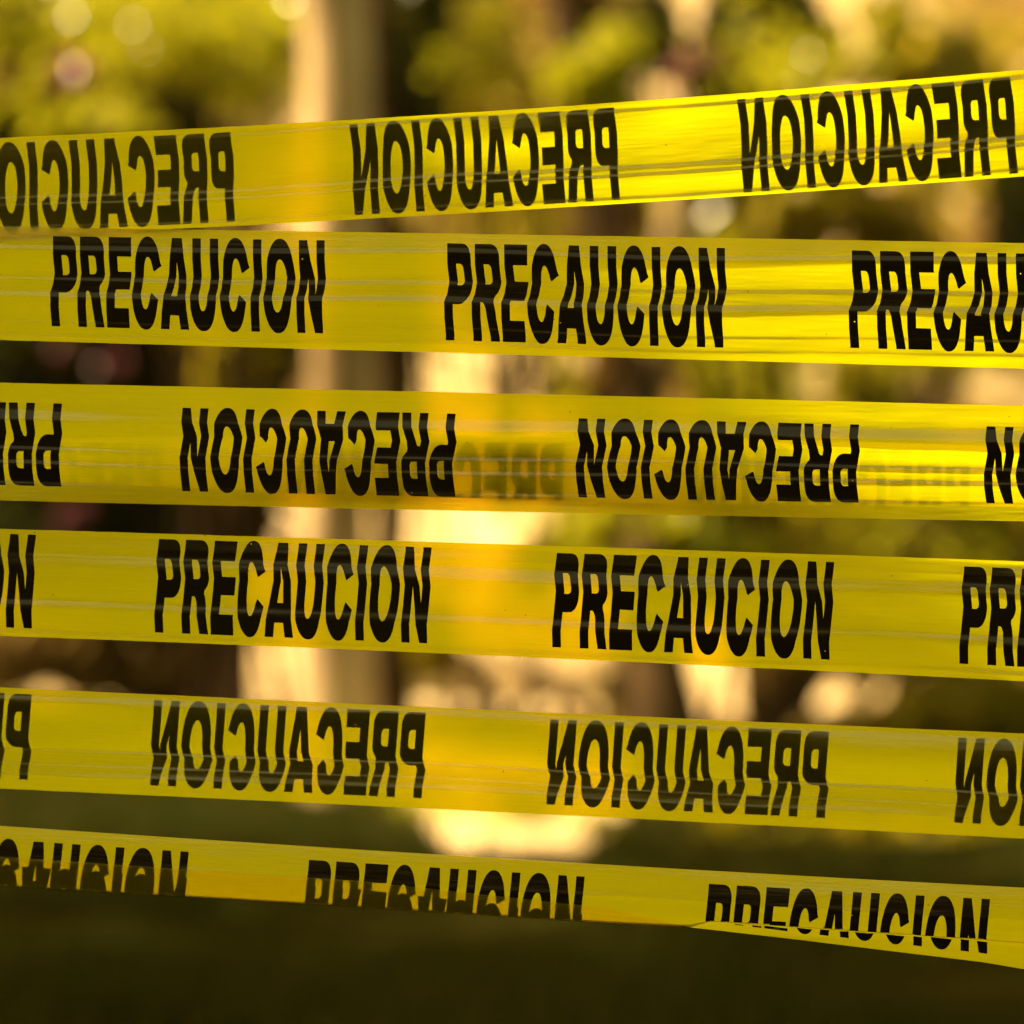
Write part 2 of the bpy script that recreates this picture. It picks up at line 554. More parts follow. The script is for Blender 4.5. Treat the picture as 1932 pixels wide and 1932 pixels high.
# per column: fold offsets (px below the top edge) as (v on film, y, layer mm towards the camera)
FX = np.array([-720, 0, 676, 1150, 1304, 1345, 1515, 1856, 1932, 2650.])
FK = np.array([  # v knots, y knots, z knots(mm)
    # A: end of front panel          B: hidden turn              C: second turn                D: free edge
    [[113, 113, 0], [132, 109, .12], [151, 113, .25], [207, 58, .5]],
    [[113, 113, 0], [132, 109, .12], [151, 113, .25], [207, 58, .5]],
    [[108.5, 108.5, 0], [132, 104, .12], [156, 108.5, .25], [207, 59, .5]],
    [[110, 110, 0], [145, 106, .12], [180, 110, .25], [207, 82, .5]],
    [[108, 108, 0], [147, 104, .1], [186, 108, .3], [205, 109, .4]],
    [[95, 95, 0], [141, 93, -.15], [191, 96, -.3], [205, 111, -.5]],
    [[97, 97, 0], [138, 95, -.15], [181, 98, -.3], [205, 121, -.5]],
    [[102, 102, 0], [133, 100, -.15], [168, 103, -.3], [207, 144, -.5]],
    [[104, 104, 0], [133, 102, -.15], [164, 105, -.3], [208, 153, -.5]],
    [[104, 104, 0], [133, 102, -.15], [164, 105, -.3], [208, 160, -.5]],
])


def t6_point(x, v, lift):
    """x column, v px across the film (0..207), lift = metres off the printed face of the film"""
    x = np.asarray(x, float); v = np.asarray(v, float)
    xc = np.clip(x, -60, 1990)
    top = np.polyval(ptop, xc) + np.polyval(np.polyder(ptop), xc) * (x - xc)
    sl = np.polyval(np.polyder(ptop), xc)
    k = np.zeros(x.shape + (4, 3))
    for i in range(4):
        for j in range(3):
            k[..., i, j] = np.interp(x, FX, FK[:, i, j])
    V = [np.zeros_like(x)] + [k[..., i, 0] for i in range(4)]
    Yk = [np.zeros_like(x)] + [k[..., i, 1] for i in range(4)]
    Zk = [np.zeros_like(x)] + [k[..., i, 2] for i in range(4)]
    y = np.zeros_like(x); z = np.zeros_like(x); side = np.ones_like(x)
    for i in range(4):
        m = (v >= V[i] - 1e-6) if i else np.ones_like(x, bool)
        f = np.clip((v - V[i]) / (V[i + 1] - V[i] + 1e-6), 0, 1)
        y = np.where(m, Yk[i] + f * (Yk[i + 1] - Yk[i]), y)
        z = np.where(m, Zk[i] + f * (Zk[i + 1] - Zk[i]) , z)
        side = np.where(m, np.where(Yk[i + 1] >= Yk[i], 1.0, -1.0), side)
    yn = y / 113.0
    bulge = 2.6 * np.sin(np.clip(yn, 0, 1) * math.pi) ** 1.0 + 0.8 * vnoise(x / 380, yn * 2.2, 61) + 0.16 * vnoise(x / 70, yn * 7, 62) + 0.06 * vnoise(x / 40, yn * 40, 63)
    ridge = 0.35 * np.exp(-((yn - .55 - .05 * vnoise(x / 300, yn * 0, 64)) / .05) ** 2)
    depth = (z + bulge + ridge) * 1e-3 + lift * side
    xx = x - sl * (y - 60) + 1.5 * np.sin(v / 30.0 + 1) + sl * 0
    yy = top + y
    Y = 3.83 - 0.028 * (x - 966) / 966 - depth
    return at(xx, yy, Y)


th = tape_thing('lowest caution tape, folded on itself so the word is cut off below', [float(q) for q in t6_point(np.float64(966), np.float64(50), 0.)])
ns, nt = 420, 150
xs = np.linspace(S0, S1, ns + 1)
# rows follow the folds exactly: each panel gets its own rows
rows = []
for i, cnt in enumerate([70, 18, 24, 34]):
    for j in range(cnt):
        rows.append((i, j / cnt))
rows.append((3, 1.0))
X = np.repeat(xs[:, None], len(rows), 1)
Vv = np.zeros_like(X)
for r_, (i, f) in enumerate(rows):
    lo = np.interp(xs, FX, FK[:, i - 1, 0]) if i else 0 * xs
    hi = np.interp(xs, FX, FK[:, i, 0])
    Vv[:, r_] = lo + (hi - lo) * f
P = t6_point(X, Vv, 0.0).reshape(-1, 3)
n = len(rows)
i = np.arange(ns)[:, None] * n + np.arange(n - 1)[None]
F = np.stack([i, i + 1, i + n + 1, i + n], -1).reshape(-1, 4)
mesh_np('film', P, F, M_FILM, True, th, np.stack([X.ravel() / 966, Vv.ravel() / 207], -1))
for x0, x1 in [(-172, 353), (576, 1100), (1331, 1864.8), (2090, 2620)]:
    v, f = W2V, W2F
    sl = np.polyval(np.polyder(ptop), (x0 + x1) / 2)
    wid = (x1 - x0) - abs(sl) * 60
    xx = (x0 + x1) / 2 + (v[:, 0] / WW - .5) * wid + 1.5
    vv = 25 + v[:, 1] / H * 166
    P = t6_point(xx, vv, 0.00006)
    # drop triangles that would bridge a fold
    pan = np.zeros(len(xx), int)
    for q in range(3):
        pan += vv > np.interp(xx, FX, FK[:, q, 0])
    keep = (pan[f].max(1) == pan[f].min(1)) & (pan[f].min(1) != 1) & (pan[f].min(1) != 2)
    mesh_np('lettering', P, f[keep], M_INK, False, th)

# posts that carry the tape, just outside the picture
M_POST = mat_rough('post_wood', (0.10, 0.065, 0.035), (0.20, 0.14, 0.08), 4, 0.5, 0.85, stretch=(6, 6, 0.6))


def tube(pts, radii, seg=12, seed=0, rough=0.0):
    """tapered tube through points -> verts, quads"""
    pts = [Vector(p) for p in pts]
    V, F = [], []
    for i, p in enumerate(pts):
        d = (pts[min(i + 1, len(pts) - 1)] - pts[max(i - 1, 0)]).normalized()
        a = d.cross(Vector((0.13, 1, 0.07))).normalized(); b = d.cross(a).normalized()
        for k in range(seg):
            an = 2 * math.pi * k / seg
            r = radii[i] * (1 + rough * float(vnoise(k * 0.9 + seed, i * .7, seed)))
            V.append(p + a * math.cos(an) * r + b * math.sin(an) * r)
    for i in range(len(pts) - 1):
        for k in range(seg):
            F.append((i * seg + k, i * seg + (k + 1) % seg, (i + 1) * seg + (k + 1) % seg, (i + 1) * seg + k))
    return np.array([tuple(v) for v in V]), np.array(F)


def join_np(parts):
    V, F, b = [], [], 0
    for v, f in parts:
        V.append(v); F.append(f + b); b += len(v)
    return np.concatenate(V), np.concatenate(F)


for sx, lab in ((-1, 'rough round wooden post holding the left ends of the tapes'), (1, 'rough round wooden post holding the right ends of the tapes')):
    x = sx * 0.60
    y = 3.83 - sx * 0.03
    pv, pf = tube([(x, y + .05, -.1), (x, y + .052, .6), (x, y + .05, 1.2), (x, y + .048, 1.72), (x, y + .048, 1.73)], [.042, .04, .04, .038, .002], 16, 3, .05)
    tag(mesh_np('wooden_post', pv, pf, M_POST), lab, 'post', 'posts carrying the tape')

# ------------------------------------------------------------------ ground
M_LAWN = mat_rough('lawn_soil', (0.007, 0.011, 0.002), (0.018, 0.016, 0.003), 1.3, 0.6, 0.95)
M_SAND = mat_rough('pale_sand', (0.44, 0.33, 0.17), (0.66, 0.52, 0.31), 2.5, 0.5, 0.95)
M_ROCK = mat_rough('pale_limestone', (0.40, 0.30, 0.18), (0.62, 0.50, 0.33), 5, 0.6, 0.9)
M_BARK_P = mat_rough('pale_bark', (0.16, 0.115, 0.06), (0.46, 0.35, 0.21), 3.2, 0.6, 0.9, stretch=(2, 2, .5))
M_BARK_D = mat_rough('dark_bark', (0.018, 0.012, 0.006), (0.05, 0.032, 0.016), 6, 0.7, 0.9, stretch=(2, 2, .5))
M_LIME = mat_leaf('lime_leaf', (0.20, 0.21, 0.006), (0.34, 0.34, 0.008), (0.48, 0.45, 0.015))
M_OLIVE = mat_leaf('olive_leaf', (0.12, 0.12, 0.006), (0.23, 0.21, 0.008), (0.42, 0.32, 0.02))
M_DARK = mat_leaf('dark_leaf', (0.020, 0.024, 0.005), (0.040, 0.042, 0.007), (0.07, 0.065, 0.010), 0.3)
M_BROWN = mat_leaf('dry_leaf', (0.09, 0.055, 0.012), (0.18, 0.115, 0.025), (0.33, 0.22, 0.07), 0.35)
M_PINK = mat_leaf('pink_petal', (0.16, 0.03, 0.05), (0.22, 0.05, 0.06), (0.26, 0.07, 0.07), 0.4)
M_PURP = mat_leaf('purple_petal', (0.08, 0.025, 0.04), (0.11, 0.035, 0.05), (0.13, 0.05, 0.06), 0.4)
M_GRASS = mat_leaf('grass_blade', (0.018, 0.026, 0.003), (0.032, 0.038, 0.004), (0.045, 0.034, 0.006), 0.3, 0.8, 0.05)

gx = np.concatenate([[-900, -200, -60, -20], np.linspace(-8, 8, 60), [20, 60, 200, 900]])
gy = np.concatenate([[-900, -200, -60, -20], np.linspace(-6, 24, 110), [40, 90, 300, 1200]])
GX, GY = np.meshgrid(gx, gy, indexing='ij')


def gz(x, y):
    e = np.clip((y - 13.3) / 7.5, 0, 1)
    b = 3.4 * (e * .75 + .25 * e * e * (3 - 2 * e)) * (1 + .12 * vnoise(x * .5, y * 0, 24))
    return b + 0.03 * vnoise(x * .8, y * .8, 21) + 0.012 * vnoise(x * 3, y * 3, 22) + .10 * np.clip(e * 8, 0, 1) * vnoise(x * 1.3, y * 1.3, 23)


i = np.arange(len(gx) - 1)[:, None] * len(gy) + np.arange(len(gy) - 1)[None]
F = np.stack([i, i + len(gy), i + len(gy) + 1, i + 1], -1).reshape(-1, 4)
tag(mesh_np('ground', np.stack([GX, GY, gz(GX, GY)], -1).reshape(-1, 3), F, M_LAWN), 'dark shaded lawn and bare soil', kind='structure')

# sandy clearing: comes forward in the middle, stays far back at the left
ax = np.linspace(-5, 5, 120)
near = np.interp(ax, [-5, -.58, -.50, -.38, -.17, -.13, .20, .26, .7, 5], [13.4, 13.2, 12.4, 11.9, 11.6, 10.7, 10.62, 12.2, 12.5, 13.2]) + .12 * vnoise(ax * 4, ax * 0, 31) + .22 * vnoise(ax * 9, ax * 0, 33) * (np.abs(ax) < .5)
J = 40
X = np.repeat(ax[:, None], J + 1, 1)
Yv = near[:, None] + (13.6 - near[:, None]) * (np.arange(J + 1) / J)[None]
P = np.stack([X, Yv, gz(X, Yv) + .012], -1).reshape(-1, 3)
i = np.arange(len(ax) - 1)[:, None] * (J + 1) + np.arange(J)[None]
F = np.stack([i, i + J + 1, i + J + 2, i + 1], -1).reshape(-1, 4)
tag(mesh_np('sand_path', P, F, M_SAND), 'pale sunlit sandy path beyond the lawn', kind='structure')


# dry pale bank rising behind the clearing
bx = np.linspace(-9, 9, 150); by = np.linspace(13.25, 24, 120)
BX, BY = np.meshgrid(bx, by, indexing='ij')
i = np.arange(len(bx) - 1)[:, None] * len(by) + np.arange(len(by) - 1)[None]
F = np.stack([i, i + len(by), i + len(by) + 1, i + 1], -1).reshape(-1, 4)
M_BANK = mat_rough('dry_bank_earth', (0.14, 0.09, 0.03), (0.62, 0.48, 0.26), 1.1, 0.7, 0.95, lo=.38, hi=.56)
BZ = gz(BX, BY) + .03
BZ[:, 0] -= .08
P = np.stack([BX, BY, BZ], -1).reshape(-1, 3)
tag(mesh_np('bank', P, F, M_BANK), 'dry earth bank rising behind the shrubs', kind='structure')


# ------------------------------------------------------------------ leaves
def leaves(n, c, r, size, shell=0.35, aspect=.55, clump=0, seed=None):
    """n leaf blades (bent kites of two quads' worth of triangles) spread through an ellipsoid"""
    g = np.random.default_rng(seed if seed is not None else rnd.randrange(10 ** 6))
    c = np.asarray(c, float); r = np.asarray(r, float)
    if clump:
        cd = g.normal(size=(clump, 3)); cd /= np.linalg.norm(cd, axis=1)[:, None]
        cd *= (g.random((clump, 1)) ** .5)
        pick = g.integers(0, clump, n)
        q = cd[pick] + g.normal(size=(n, 3)) * 0.17
    else:
        q = g.normal(size=(n, 3)); q /= np.linalg.norm(q, axis=1)[:, None]
        q *= (shell + (1 - shell) * g.random((n, 1))) ** .7
    p = c + q * r
    a = g.normal(size=(n, 3)); a[:, 2] -= .3
    a /= np.linalg.norm(a, axis=1)[:, None]
    b = np.cross(a, g.normal(size=(n, 3))); b /= np.linalg.norm(b, axis=1)[:, None]
    nn = np.cross(a, b)
    s = size * (0.6 + 0.8 * g.random((n, 1)))
    w = s * aspect
    v = np.stack([p - a * s * .5, p + b * w * .5 + nn * s * .06, p + a * s * .5 - nn * s * .1, p - b * w * .5 + nn * s * .06], 1).reshape(-1, 3)
    f = np.arange(4 * n).reshape(n, 4)
    return v, f


def px_ell(cx, cy, rx, ry, Y):
    c = atv(cx, cy, Y)
    k = Y / 966 * FOC
    return (c.x, c.y, c.z), (rx * k, min(rx, ry) * k * .9 + .05, ry * k)


SHRUBS = 'shrubs and trees behind the tapes'


def shrub(name, label, cat, mat, ells, size, stem_mat=None, flowers=(), base=None, stems=3):
    """ells: (cx, cy, rx, ry, Y, n, clump)"""
    first = ells[0]
    c0, r0 = px_ell(*first[:5])
    bx, by = (c0[0], c0[1]) if base is None else base
    bz = float(gz(np.float64(bx), np.float64(by)))
    th = empty(name, (bx, by, bz))
    tag(th, label, cat)
    parts = []
    for (cx, cy, rx, ry, Y, n, cl) in ells:
        c, r = px_ell(cx, cy, rx, ry, Y)
        parts.append(leaves(n, c, r, size, clump=cl))
    v, f = join_np(parts)
    v[:, 2] = np.maximum(v[:, 2], gz(v[:, 0], v[:, 1]) + 0.02)
    mesh_np('foliage', v, f, mat, False, th)
    # woody stems from the ground into each mass
    g = random.Random(len(v))
    parts = []
    for (cx, cy, rx, ry, Y, n, cl) in ells:
        c, r = px_ell(cx, cy, rx, ry, Y)
        for k in range(stems):
            tx = c[0] + g.uniform(-.7, .7) * r[0]; ty = c[1] + g.uniform(-.6, .6) * r[1]; tz = max(bz + .08, c[2] + g.uniform(-.3, .8) * r[2])
            sx = bx + g.uniform(-.08, .08); sy = by + g.uniform(-.08, .08)
            p0, p3 = Vector((sx, sy, bz - .03)), Vector((tx, ty, tz))
            pm = p0.lerp(p3, .5) + Vector((g.uniform(-.05, .05), g.uniform(-.05, .05), .08))
            parts.append(tube([p0, p0.lerp(pm, .5), pm, pm.lerp(p3, .6), p3], [.011, .009, .007, .005, .002], 6))
    if not parts:
        parts = [tube([(bx, by, bz - .02), (bx + .005, by, bz + .04), (bx, by, bz + .09)], [.003, .003, .001], 6)]
    v, f = join_np(parts)
    mesh_np('stem', v, f, stem_mat or M_BARK_D, True, th)
    for (cx, cy, Y, rr, m) in flowers:
        c = atv(cx, cy, Y)
        v, f = leaves(26, tuple(c), (rr, rr, rr), rr * 1.3, shell=.2, aspect=.9, seed=int(cx))
        mesh_np('flower', v, f, m, False, th)
    return th



def scatter(name, label, cat, mat, n, xr, yr, size, up, tall, seed, dens=None):
    """leaves and blades lying on or standing in the ground: one uncountable mass"""
    g = np.random.default_rng(seed)
    x = g.uniform(*xr, n); y = g.uniform(*yr, n)
    if dens is not None:
        k = g.random(n) < dens(x, y)
        x, y = x[k], y[k]
    n = len(x)
    z = gz(x, y) + .035 + g.random(n) * tall
    p = np.stack([x, y, z], -1)
    nn = g.normal(size=(n, 3)); nn[:, 2] = np.abs(nn[:, 2]) + up
    nn /= np.linalg.norm(nn, axis=1)[:, None]
    a = np.cross(nn, g.normal(size=(n, 3))); a /= np.linalg.norm(a, axis=1)[:, None]
    b = np.cross(nn, a)
    s = size * (.6 + .8 * g.random((n, 1)))
    v = np.stack([p - a * s * .5, p + b * s * .3, p + a * s * .5, p - b * s * .3], 1).reshape(-1, 3)
    return tag(mesh_np(name, v, np.arange(4 * n).reshape(n, 4), mat, False), label, cat, kind='stuff')


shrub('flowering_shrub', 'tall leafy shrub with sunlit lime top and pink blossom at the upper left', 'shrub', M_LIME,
      [(230, 20, 320, 130, 12.8, 2600, 24), (470, 100, 95, 120, 12.6, 1300, 10), (370, 100, 160, 100, 12.5, 900, 12), (60, 150, 130, 110, 12.8, 600, 7), (180, 215, 120, 40, 12.5, 60, 0)], .05,
      flowers=[(140, 138, 11.5, .038, M_PINK), (122, 150, 11.5, .03, M_PURP), (8, 150, 11.6, .03, M_BROWN)], base=(-.7, 12.9))
shrub('fine_leaved_shrub', 'fine leaved lime shrub glittering in the sun beside the pale trunk, upper left', 'shrub', M_LIME,
      [(330, 60, 280, 100, 12.2, 800, 60), (480, 180, 100, 60, 12.2, 220, 16), (220, 225, 150, 30, 12.2, 40, 12)], .032, base=(-.62, 12.3))
shrub('twiggy_shrub', 'thin twiggy shrub with scattered small lime leaves, top centre', 'shrub', M_LIME,
      [(900, 90, 140, 110, 12.6, 260, 40), (1000, 420, 120, 50, 12.6, 60, 12), (1480, 120, 200, 120, 12.3, 260, 50), (1700, 620, 200, 110, 12.3, 160, 30), (1650, 1050, 230, 120, 11.9, 300, 40)], .034, base=(.5, 12.6), stems=2)
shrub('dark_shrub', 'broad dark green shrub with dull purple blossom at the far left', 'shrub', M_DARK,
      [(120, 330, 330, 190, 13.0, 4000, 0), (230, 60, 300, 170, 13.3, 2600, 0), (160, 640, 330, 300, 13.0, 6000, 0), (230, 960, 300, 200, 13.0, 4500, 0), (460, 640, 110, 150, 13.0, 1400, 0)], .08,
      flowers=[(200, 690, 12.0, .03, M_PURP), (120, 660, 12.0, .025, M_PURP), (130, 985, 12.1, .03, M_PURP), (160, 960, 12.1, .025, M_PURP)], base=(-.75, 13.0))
shrub('low_leafy_bush', 'small green bush left of the pale tree trunk', 'shrub', M_OLIVE,
      [(450, 670, 110, 90, 12.5, 700, 8), (360, 400, 120, 60, 12.5, 300, 5)], .07, base=(-.55, 12.6))
shrub('narrow_shrub', 'narrow dark green shrub right behind the pale tree trunk', 'shrub', M_DARK,
      [(790, 130, 60, 240, 12.6, 1300, 0), (755, 700, 28, 300, 12.7, 900, 0)], .07, base=(-.2, 12.8))
shrub('loose_shrub', 'loose olive shrub in front of the dry bank', 'shrub', M_OLIVE,
      [(900, 40, 170, 110, 14.0, 420, 10), (870, 230, 120, 100, 14.0, 200, 6), (1010, 110, 90, 170, 14.2, 400, 8)], .08, base=(0.0, 14.3))
shrub('dry_brown_shrub', 'dry brown leafed shrub around the leaning dark trunk', 'shrub', M_BROWN,
      [(1080, 60, 110, 130, 13.8, 900, 0), (1130, 400, 110, 90, 13.8, 500, 0), (1190, 690, 90, 70, 13.8, 350, 0)], .07, base=(.25, 14.0))
shrub('lime_shrub', 'bright lime shrub between the two slim trunks', 'shrub', M_LIME,
      [(1130, 140, 105, 65, 12.0, 420, 6), (1180, 90, 60, 60, 12.0, 160, 3)], .085, base=(.34, 12.1))
shrub('purple_flowered_shrub', 'dark green shrub with purple blossom at the upper right', 'shrub', M_DARK,
      [(1440, 120, 130, 190, 12.8, 1900, 0), (1230, 60, 50, 80, 12.8, 300, 0), (1480, 330, 150, 60, 13.4, 400, 6), (1925, 380, 50, 150, 12.6, 500, 0)], .075,
      flowers=[(1300, 135, 12.4, .035, M_PURP), (1330, 110, 12.4, .03, M_PURP)], base=(.6, 13.0))
shrub('airy_shrub', 'airy olive shrub letting the dry bank show at the far right', 'shrub', M_OLIVE,
      [(1720, 120, 220, 170, 13.3, 480, 14), (1600, 430, 330, 80, 13.4, 500, 14), (1750, 580, 230, 90, 13.5, 500, 10)], .08, base=(1.0, 13.5))
shrub('dark_back_shrub', 'dark leaved shrub behind the olive one, top centre', 'shrub', M_DARK,  # dark leaf colour, set behind for contrast
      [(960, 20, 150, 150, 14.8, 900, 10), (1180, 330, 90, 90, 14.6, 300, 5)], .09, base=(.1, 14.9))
shrub('round_bush', 'round olive bush between the pale boulders at the right', 'shrub', M_OLIVE,
      [(1630, 740, 75, 110, 13.0, 600, 0), (1240, 640, 60, 70, 13.0, 200, 4)], .07, base=(.85, 13.2))
shrub('added_brown_bush', 'low brown bush added to dull the bright bank at the foot of the dark shrub, far left', 'shrub', M_BROWN,
      [(140, 1235, 240, 80, 12.9, 1300, 20), (420, 1250, 60, 60, 12.9, 150, 4)], .07, base=(-.8, 13.0))  # bush put in to tone down the sunlit bank here
shrub('sunlit_low_shrub', 'low olive and orange tinted shrub on the ground below the fallen branch', 'shrub', M_OLIVE,
      [(1660, 1600, 270, 62, 10.6, 900, 26), (1360, 1575, 60, 45, 10.7, 140, 8)], .05, base=(.7, 10.7))
shrub('straggly_plant', 'straggly olive plant against the bright sand, right of the pale trunk', 'plant', M_OLIVE,
      [(815, 1230, 40, 110, 12.3, 170, 10), (1000, 1130, 60, 50, 12.5, 60, 8), (1150, 1300, 50, 70, 12.3, 90, 8)], .05, base=(-.02, 12.4))
shrub('lime_ground_plant', 'low bright lime plant in the sunny middle of the clearing', 'plant', M_LIME,
      [(1210, 1020, 190, 75, 11.8, 1500, 14), (1350, 1080, 120, 70, 11.8, 600, 0)], .07, base=(.3, 11.9))
shrub('tangled_shrub', 'wide tangled olive and brown shrub at the lower right', 'shrub', M_OLIVE,
      [(1780, 1130, 270, 180, 12.4, 4200, 30), (1800, 1400, 260, 200, 12.0, 3600, 24), (1560, 1560, 200, 90, 11.4, 900, 8), (1600, 960, 120, 110, 12.8, 900, 10)], .07, base=(.95, 12.3))
shrub('dry_ground_plant', 'low plant with orange dry leaves by the leaning dark trunk', 'plant', M_BROWN,
      [(1350, 1545, 70, 55, 11.0, 260, 0), (1480, 1260, 70, 60, 12.0, 160, 0)], .05, base=(.4, 11.1))
for k, (px, py, lab) in enumerate([(985, 1545, 'small green sprig on the sand, the left of the two'), (1140, 1590, 'small green sprig on the sand, beside the dark trunk')]):
    shrub('sprig', lab, 'plant', M_LIME, [(px, py, 45, 50, 10.9, 140, 0)], .05, base=(float(atv(px, py, 10.9).x), 10.9), stems=0)['group'] = 'green sprigs on the sand'


# ------------------------------------------------------------------ trees
def tree(name, label, bark, pts, radii, crown=None, crown_mat=None, branches=(), cat='tree', gap=None):
    b = Vector(pts[0])
    th = empty(name, (b.x, b.y, 0))
    tag(th, label, cat)
    v, f = tube(pts, radii, 18, int(b.x * 10) + 40, .08)
    mesh_np('trunk', v, f, bark, True, th)
    for bp, br in branches:
        v, f = tube(bp, br, 10, 5, .05)
        mesh_np('branch', v, f, bark, True, th)
    if crown:
        n, cs, size = crown
        parts = [leaves(n // len(cs), c, r, size, shell=.1) for c, r in cs]
        v, f = join_np(parts)
        if gap is not None:
            lv = v.reshape(-1, 4, 3)
            keep = gap(lv.mean(1))
            v = lv[keep].reshape(-1, 3)
            f = np.arange(len(v)).reshape(-1, 4)
        mesh_np('crown', v, f, crown_mat, False, th)
    return th


def P3(px, py, Y):
    return atv(px, py, Y)


def ground_pt(px, Y):
    p = atv(px, 1300, Y)
    return Vector((p.x, Y, -.05))


tree('pale_tree', 'tree with a straight pale trunk, sunlit on its left side', M_BARK_P,
     [ground_pt(640, 11.6), P3(640, 1300, 11.6), P3(632, 1000, 11.6), P3(648, 700, 11.6), P3(640, 400, 11.6), P3(636, 100, 11.6), Vector((-.42, 11.6, 2.4)), Vector((-.5, 11.6, 3.4))],
     [.10, .078, .072, .068, .066, .068, .066, .055],
     crown=(2400, [((-.6, 11.8, 4.1), (1.5, 1.3, .9))], .12), crown_mat=M_LIME,
     branches=[([(-.42, 11.6, 2.4), (-.1, 11.5, 3.0), (.3, 11.4, 3.7)], [.05, .04, .02]), ([(-.43, 11.6, 2.6), (-.9, 11.7, 3.2), (-1.4, 11.8, 3.8)], [.05, .035, .02])])
tree('shade_side_trunk', 'added thin dark trunk standing in for the shaded right side of the pale trunk', M_BARK_D,  # dark stem put in as the shaded side of the pale trunk
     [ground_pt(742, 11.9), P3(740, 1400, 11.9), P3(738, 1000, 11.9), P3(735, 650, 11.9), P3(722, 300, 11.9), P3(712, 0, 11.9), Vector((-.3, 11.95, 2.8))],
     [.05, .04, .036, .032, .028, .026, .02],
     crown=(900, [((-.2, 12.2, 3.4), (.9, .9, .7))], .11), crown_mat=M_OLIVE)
tree('leaning_tree', 'tree with a dark trunk leaning left in the middle distance', M_BARK_D,
     [ground_pt(1245, 11.2), P3(1240, 1560, 11.2), P3(1238, 1350, 11.3), P3(1225, 1100, 11.6), P3(1180, 700, 12.0), P3(1120, 350, 12.4), P3(1070, 0, 12.6), Vector((.05, 12.8, 3.0))],
     [.075, .062, .058, .054, .05, .05, .045, .03],
     crown=(1600, [((.0, 12.9, 3.7), (1.1, 1.0, .8))], .11), crown_mat=M_OLIVE)
tree('slim_pale_tree', 'slim pale stem slanting up at the right of centre', M_BARK_P,
     [ground_pt(1215, 12.9), P3(1225, 900, 12.9), P3(1245, 600, 12.9), P3(1275, 400, 12.9), P3(1300, 200, 12.9), P3(1335, 0, 12.9), Vector((.62, 12.9, 3.0))],
     [.035, .032, .032, .03, .03, .028, .02],
     crown=(900, [((.7, 13.0, 3.5), (.8, .8, .7))], .10), crown_mat=M_OLIVE)
v, f = tube([P3(1370, 1450, 11.4), P3(1450, 1370, 11.5), P3(1560, 1250, 11.7), P3(1680, 1110, 11.8), P3(1790, 970, 12.0), P3(1900, 800, 12.2)], [.034, .032, .03, .027, .022, .012], 12, 8, .1)
tag(mesh_np('fallen_branch', v, f, M_BARK_D), 'dark bare branch slanting up from the sand towards the right', 'branch')
v, f = tube([P3(1400, 1545, 10.9), P3(1440, 1590, 10.9), P3(1520, 1632, 10.8), P3(1640, 1648, 10.8), P3(1740, 1645, 10.8), P3(1830, 1620, 10.9)], [.03, .04, .045, .048, .05, .04], 12, 9, .1)
v[:, 2] += .07
tag(mesh_np('curved_log', v, f, M_BARK_D), 'dark curved log lying on the ground at the lower right', 'log')
v, f = tube([P3(950, 1225, 11.5), P3(1030, 1280, 11.4), P3(1130, 1370, 11.3)], [.012, .014, .016], 8, 10, .1)
tag(mesh_np('thin_stick', v, f, M_BARK_D), 'thin dark stick leaning over the bright sand', 'stick')


# ------------------------------------------------------------------ boulders
def boulder(px, py, rx, ry, Y, label, seed):
    c, r = px_ell(px, py, rx, ry, Y)
    bm = bmesh.new()
    bmesh.ops.create_icosphere(bm, subdivisions=4, radius=1)
    for q in bm.verts:
        d = q.co.copy()
        k = 1 + .16 * float(vnoise(d.x * 1.7 + seed, d.y * 1.7 + d.z * 1.3, seed)) + .05 * float(vnoise(d.x * 5, d.z * 5 + d.y * 4, seed))
        q.co = Vector((d.x * r[0] * k, d.y * max(r[1], r[0] * .6) * k, d.z * r[2] * k))
    me = bpy.data.meshes.new('boulder')
    bm.to_mesh(me); bm.free(); me.shade_smooth(); me.materials.append(M_ROCK)
    o = link(bpy.data.objects.new('boulder', me)); o.location = c
    return tag(o, label, 'boulder', 'pale boulders in the clearing')


boulder(1440, 1160, 75, 60, 12.9, 'low pale boulder right of the leaning dark trunk', 2)
boulder(1820, 930, 80, 100, 14.2, 'pale boulder nearest the right edge', 3)
boulder(545, 1060, 60, 105, 13.6, 'pale boulder left of the pale trunk', 4)

# ------------------------------------------------------------------ unseen trees added for shade and dark reflections, beside and behind the camera
def crown_gap(c):
    # hole cut in the added crown to throw sun on the right-hand tapes
    S = np.array(SUN_DIR)
    d = c - np.array([.35, 3.80, 1.18])
    k = d @ S
    d = d - k[:, None] * S
    e = np.linalg.norm(d, axis=1) / .22
    r = np.random.default_rng(3).random(len(e))
    return ~((e < 1.5) & (k > 0) & (r > (e - .35) / 1.15))


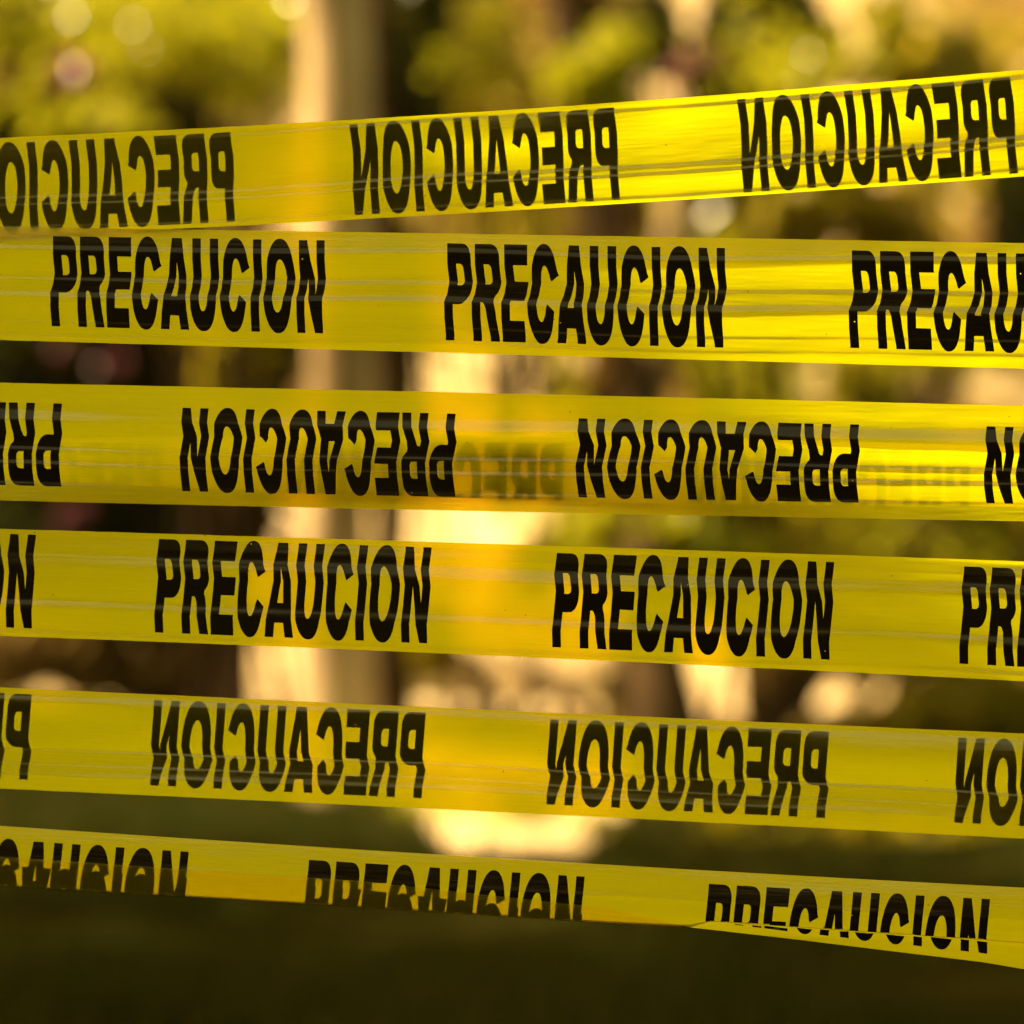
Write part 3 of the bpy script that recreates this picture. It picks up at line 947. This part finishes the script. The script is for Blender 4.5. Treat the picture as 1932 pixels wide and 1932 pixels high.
tree('added_shade_tree', 'large unseen tree added left of the lawn to shade lawn and tapes', M_BARK_D,
     [(-6.4, 6.4, -.1), (-6.3, 6.5, 1.5), (-6.4, 6.6, 3.2), (-6.4, 6.6, 5.5)], [.32, .27, .24, .12],
     crown=(15000, [((-6.8, 9.5, 5.7), (3.4, 2.5, 2.1)), ((-6.5, 4.4, 6.5), (3.4, 3.0, 2.2)), ((-6.2, 6.8, 5.6), (2.8, 2.6, 1.9))], .22), crown_mat=M_OLIVE, gap=crown_gap)  # unseen crown added to keep the sun off lawn and tapes
tree('added_backdrop_tree', 'dense unseen tree added behind the camera to darken reflections in the tapes', M_BARK_D,
     [(0, -3.6, -.1), (0, -3.6, 1), (0, -3.6, 2.4)], [.25, .2, .1],
     crown=(9000, [((-3.6, -3.6, 2.2), (3.0, 1.2, 2.3)), ((0, -3.8, 2.2), (3.0, 1.2, 2.3)), ((4.0, -3.6, 1.8), (3.0, 1.2, 1.9))], .25), crown_mat=M_OLIVE)  # unseen crowns added so the tapes mirror something dark, not low sky

# ------------------------------------------------------------------ grass
n = 44000
g = np.random.default_rng(5)
x = g.uniform(-1.6, 1.6, n); y = g.uniform(7.2, 12.6, n)
keep = ~((y > np.interp(x, ax, near) - .05)) & (g.random(n) < .55 + .9 * vnoise(x * 2.2, y * 1.6, 51))
x, y = x[keep], y[keep]
n = len(x)
z = gz(x, y)
h = g.uniform(.03, .09, n)
an = g.uniform(0, 6.28, n)
wx, wy = np.cos(an) * .004, np.sin(an) * .004
lx, ly = g.normal(size=n) * .02, g.normal(size=n) * .02
v = np.stack([np.stack([x - wx, y - wy, z], -1), np.stack([x + wx, y + wy, z], -1), np.stack([x + lx, y + ly, z + h], -1)], 1).reshape(-1, 3)
tag(mesh_np('grass', v, np.arange(3 * n).reshape(n, 3), M_GRASS, False), 'short dark grass on the shaded ground', 'grass', kind='stuff')

scatter('ground_cover', 'sunlit lime green ground cover at the foot of the bank', 'ground cover', M_LIME, 9000, (.08, .80), (13.9, 16.4), .07, 2.2, .05, 8,
        lambda x, y: np.clip(1.5 - ((x - .42) / .30) ** 2 + .5 * vnoise(x * 6, y * 4, 44), 0, 1) * np.clip(1.8 - (y - 13.9) / 1.5, 0, 1))
scatter('dry_leaves', 'dry leaves and weeds scattered over the bank', 'fallen leaves', M_BROWN, 22000, (-5.5, 5.5), (14.2, 20.5), .10, .3, .16, 9,
        lambda x, y: np.clip(.25 + 1.3 * vnoise(x * 1.6, y * 1.2, 41), 0, 1) * (np.abs(x - .02) > .16 * (y < 16)) * ((np.abs(x - .65) > .22) | (y > 18)))
scatter('weeds', 'olive weeds growing in patches on the bank', 'weeds', M_OLIVE, 22000, (-5.5, 5.5), (15.0, 20.5), .10, .3, .20, 10,
        lambda x, y: np.clip(.15 + 1.5 * vnoise(x * 1.4 + 5, y * 1.1, 42), 0, 1) * ((np.abs(x - .65) > .22) | (y > 18)))

scatter('edge_weeds', 'small lime weeds along the near edge of the sand', 'weeds', M_LIME, 1500, (-.25, .4), (10.55, 11.5), .035, .3, .07, 14,
        lambda x, y: np.clip(-.1 + 1.6 * vnoise(x * 11, y * 5, 46), 0, 1))

# the planting carries on beyond both sides of the picture
for (x, y, r, m, lab) in [(-3.0, 12.6, .8, M_DARK, 'dark shrub beyond the left edge of the view'), (-4.6, 13.8, 1.3, M_OLIVE, 'olive shrub far out beyond the left edge of the view'),
                          (2.5, 13.0, 1.0, M_OLIVE, 'olive shrub beyond the right edge of the view'), (4.3, 13.8, 1.3, M_DARK, 'dark shrub far out beyond the right edge of the view')]:
    th = empty('shrub', (x, y, float(gz(np.float64(x), np.float64(y)))))
    tag(th, lab, 'shrub', 'shrubs beyond the edges of the view')
    v, f = leaves(5000, (x, y, r * .95 + .2), (r, r * .7, r * .95), .10, shell=.3)
    mesh_np('foliage', v, f, m, False, th)
    v, f = tube([(x, y, -.05), (x + .03, y, r * .6), (x, y, r * 1.3)], [.05, .04, .02], 8)
    mesh_np('stem', v, f, M_BARK_D, True, th)
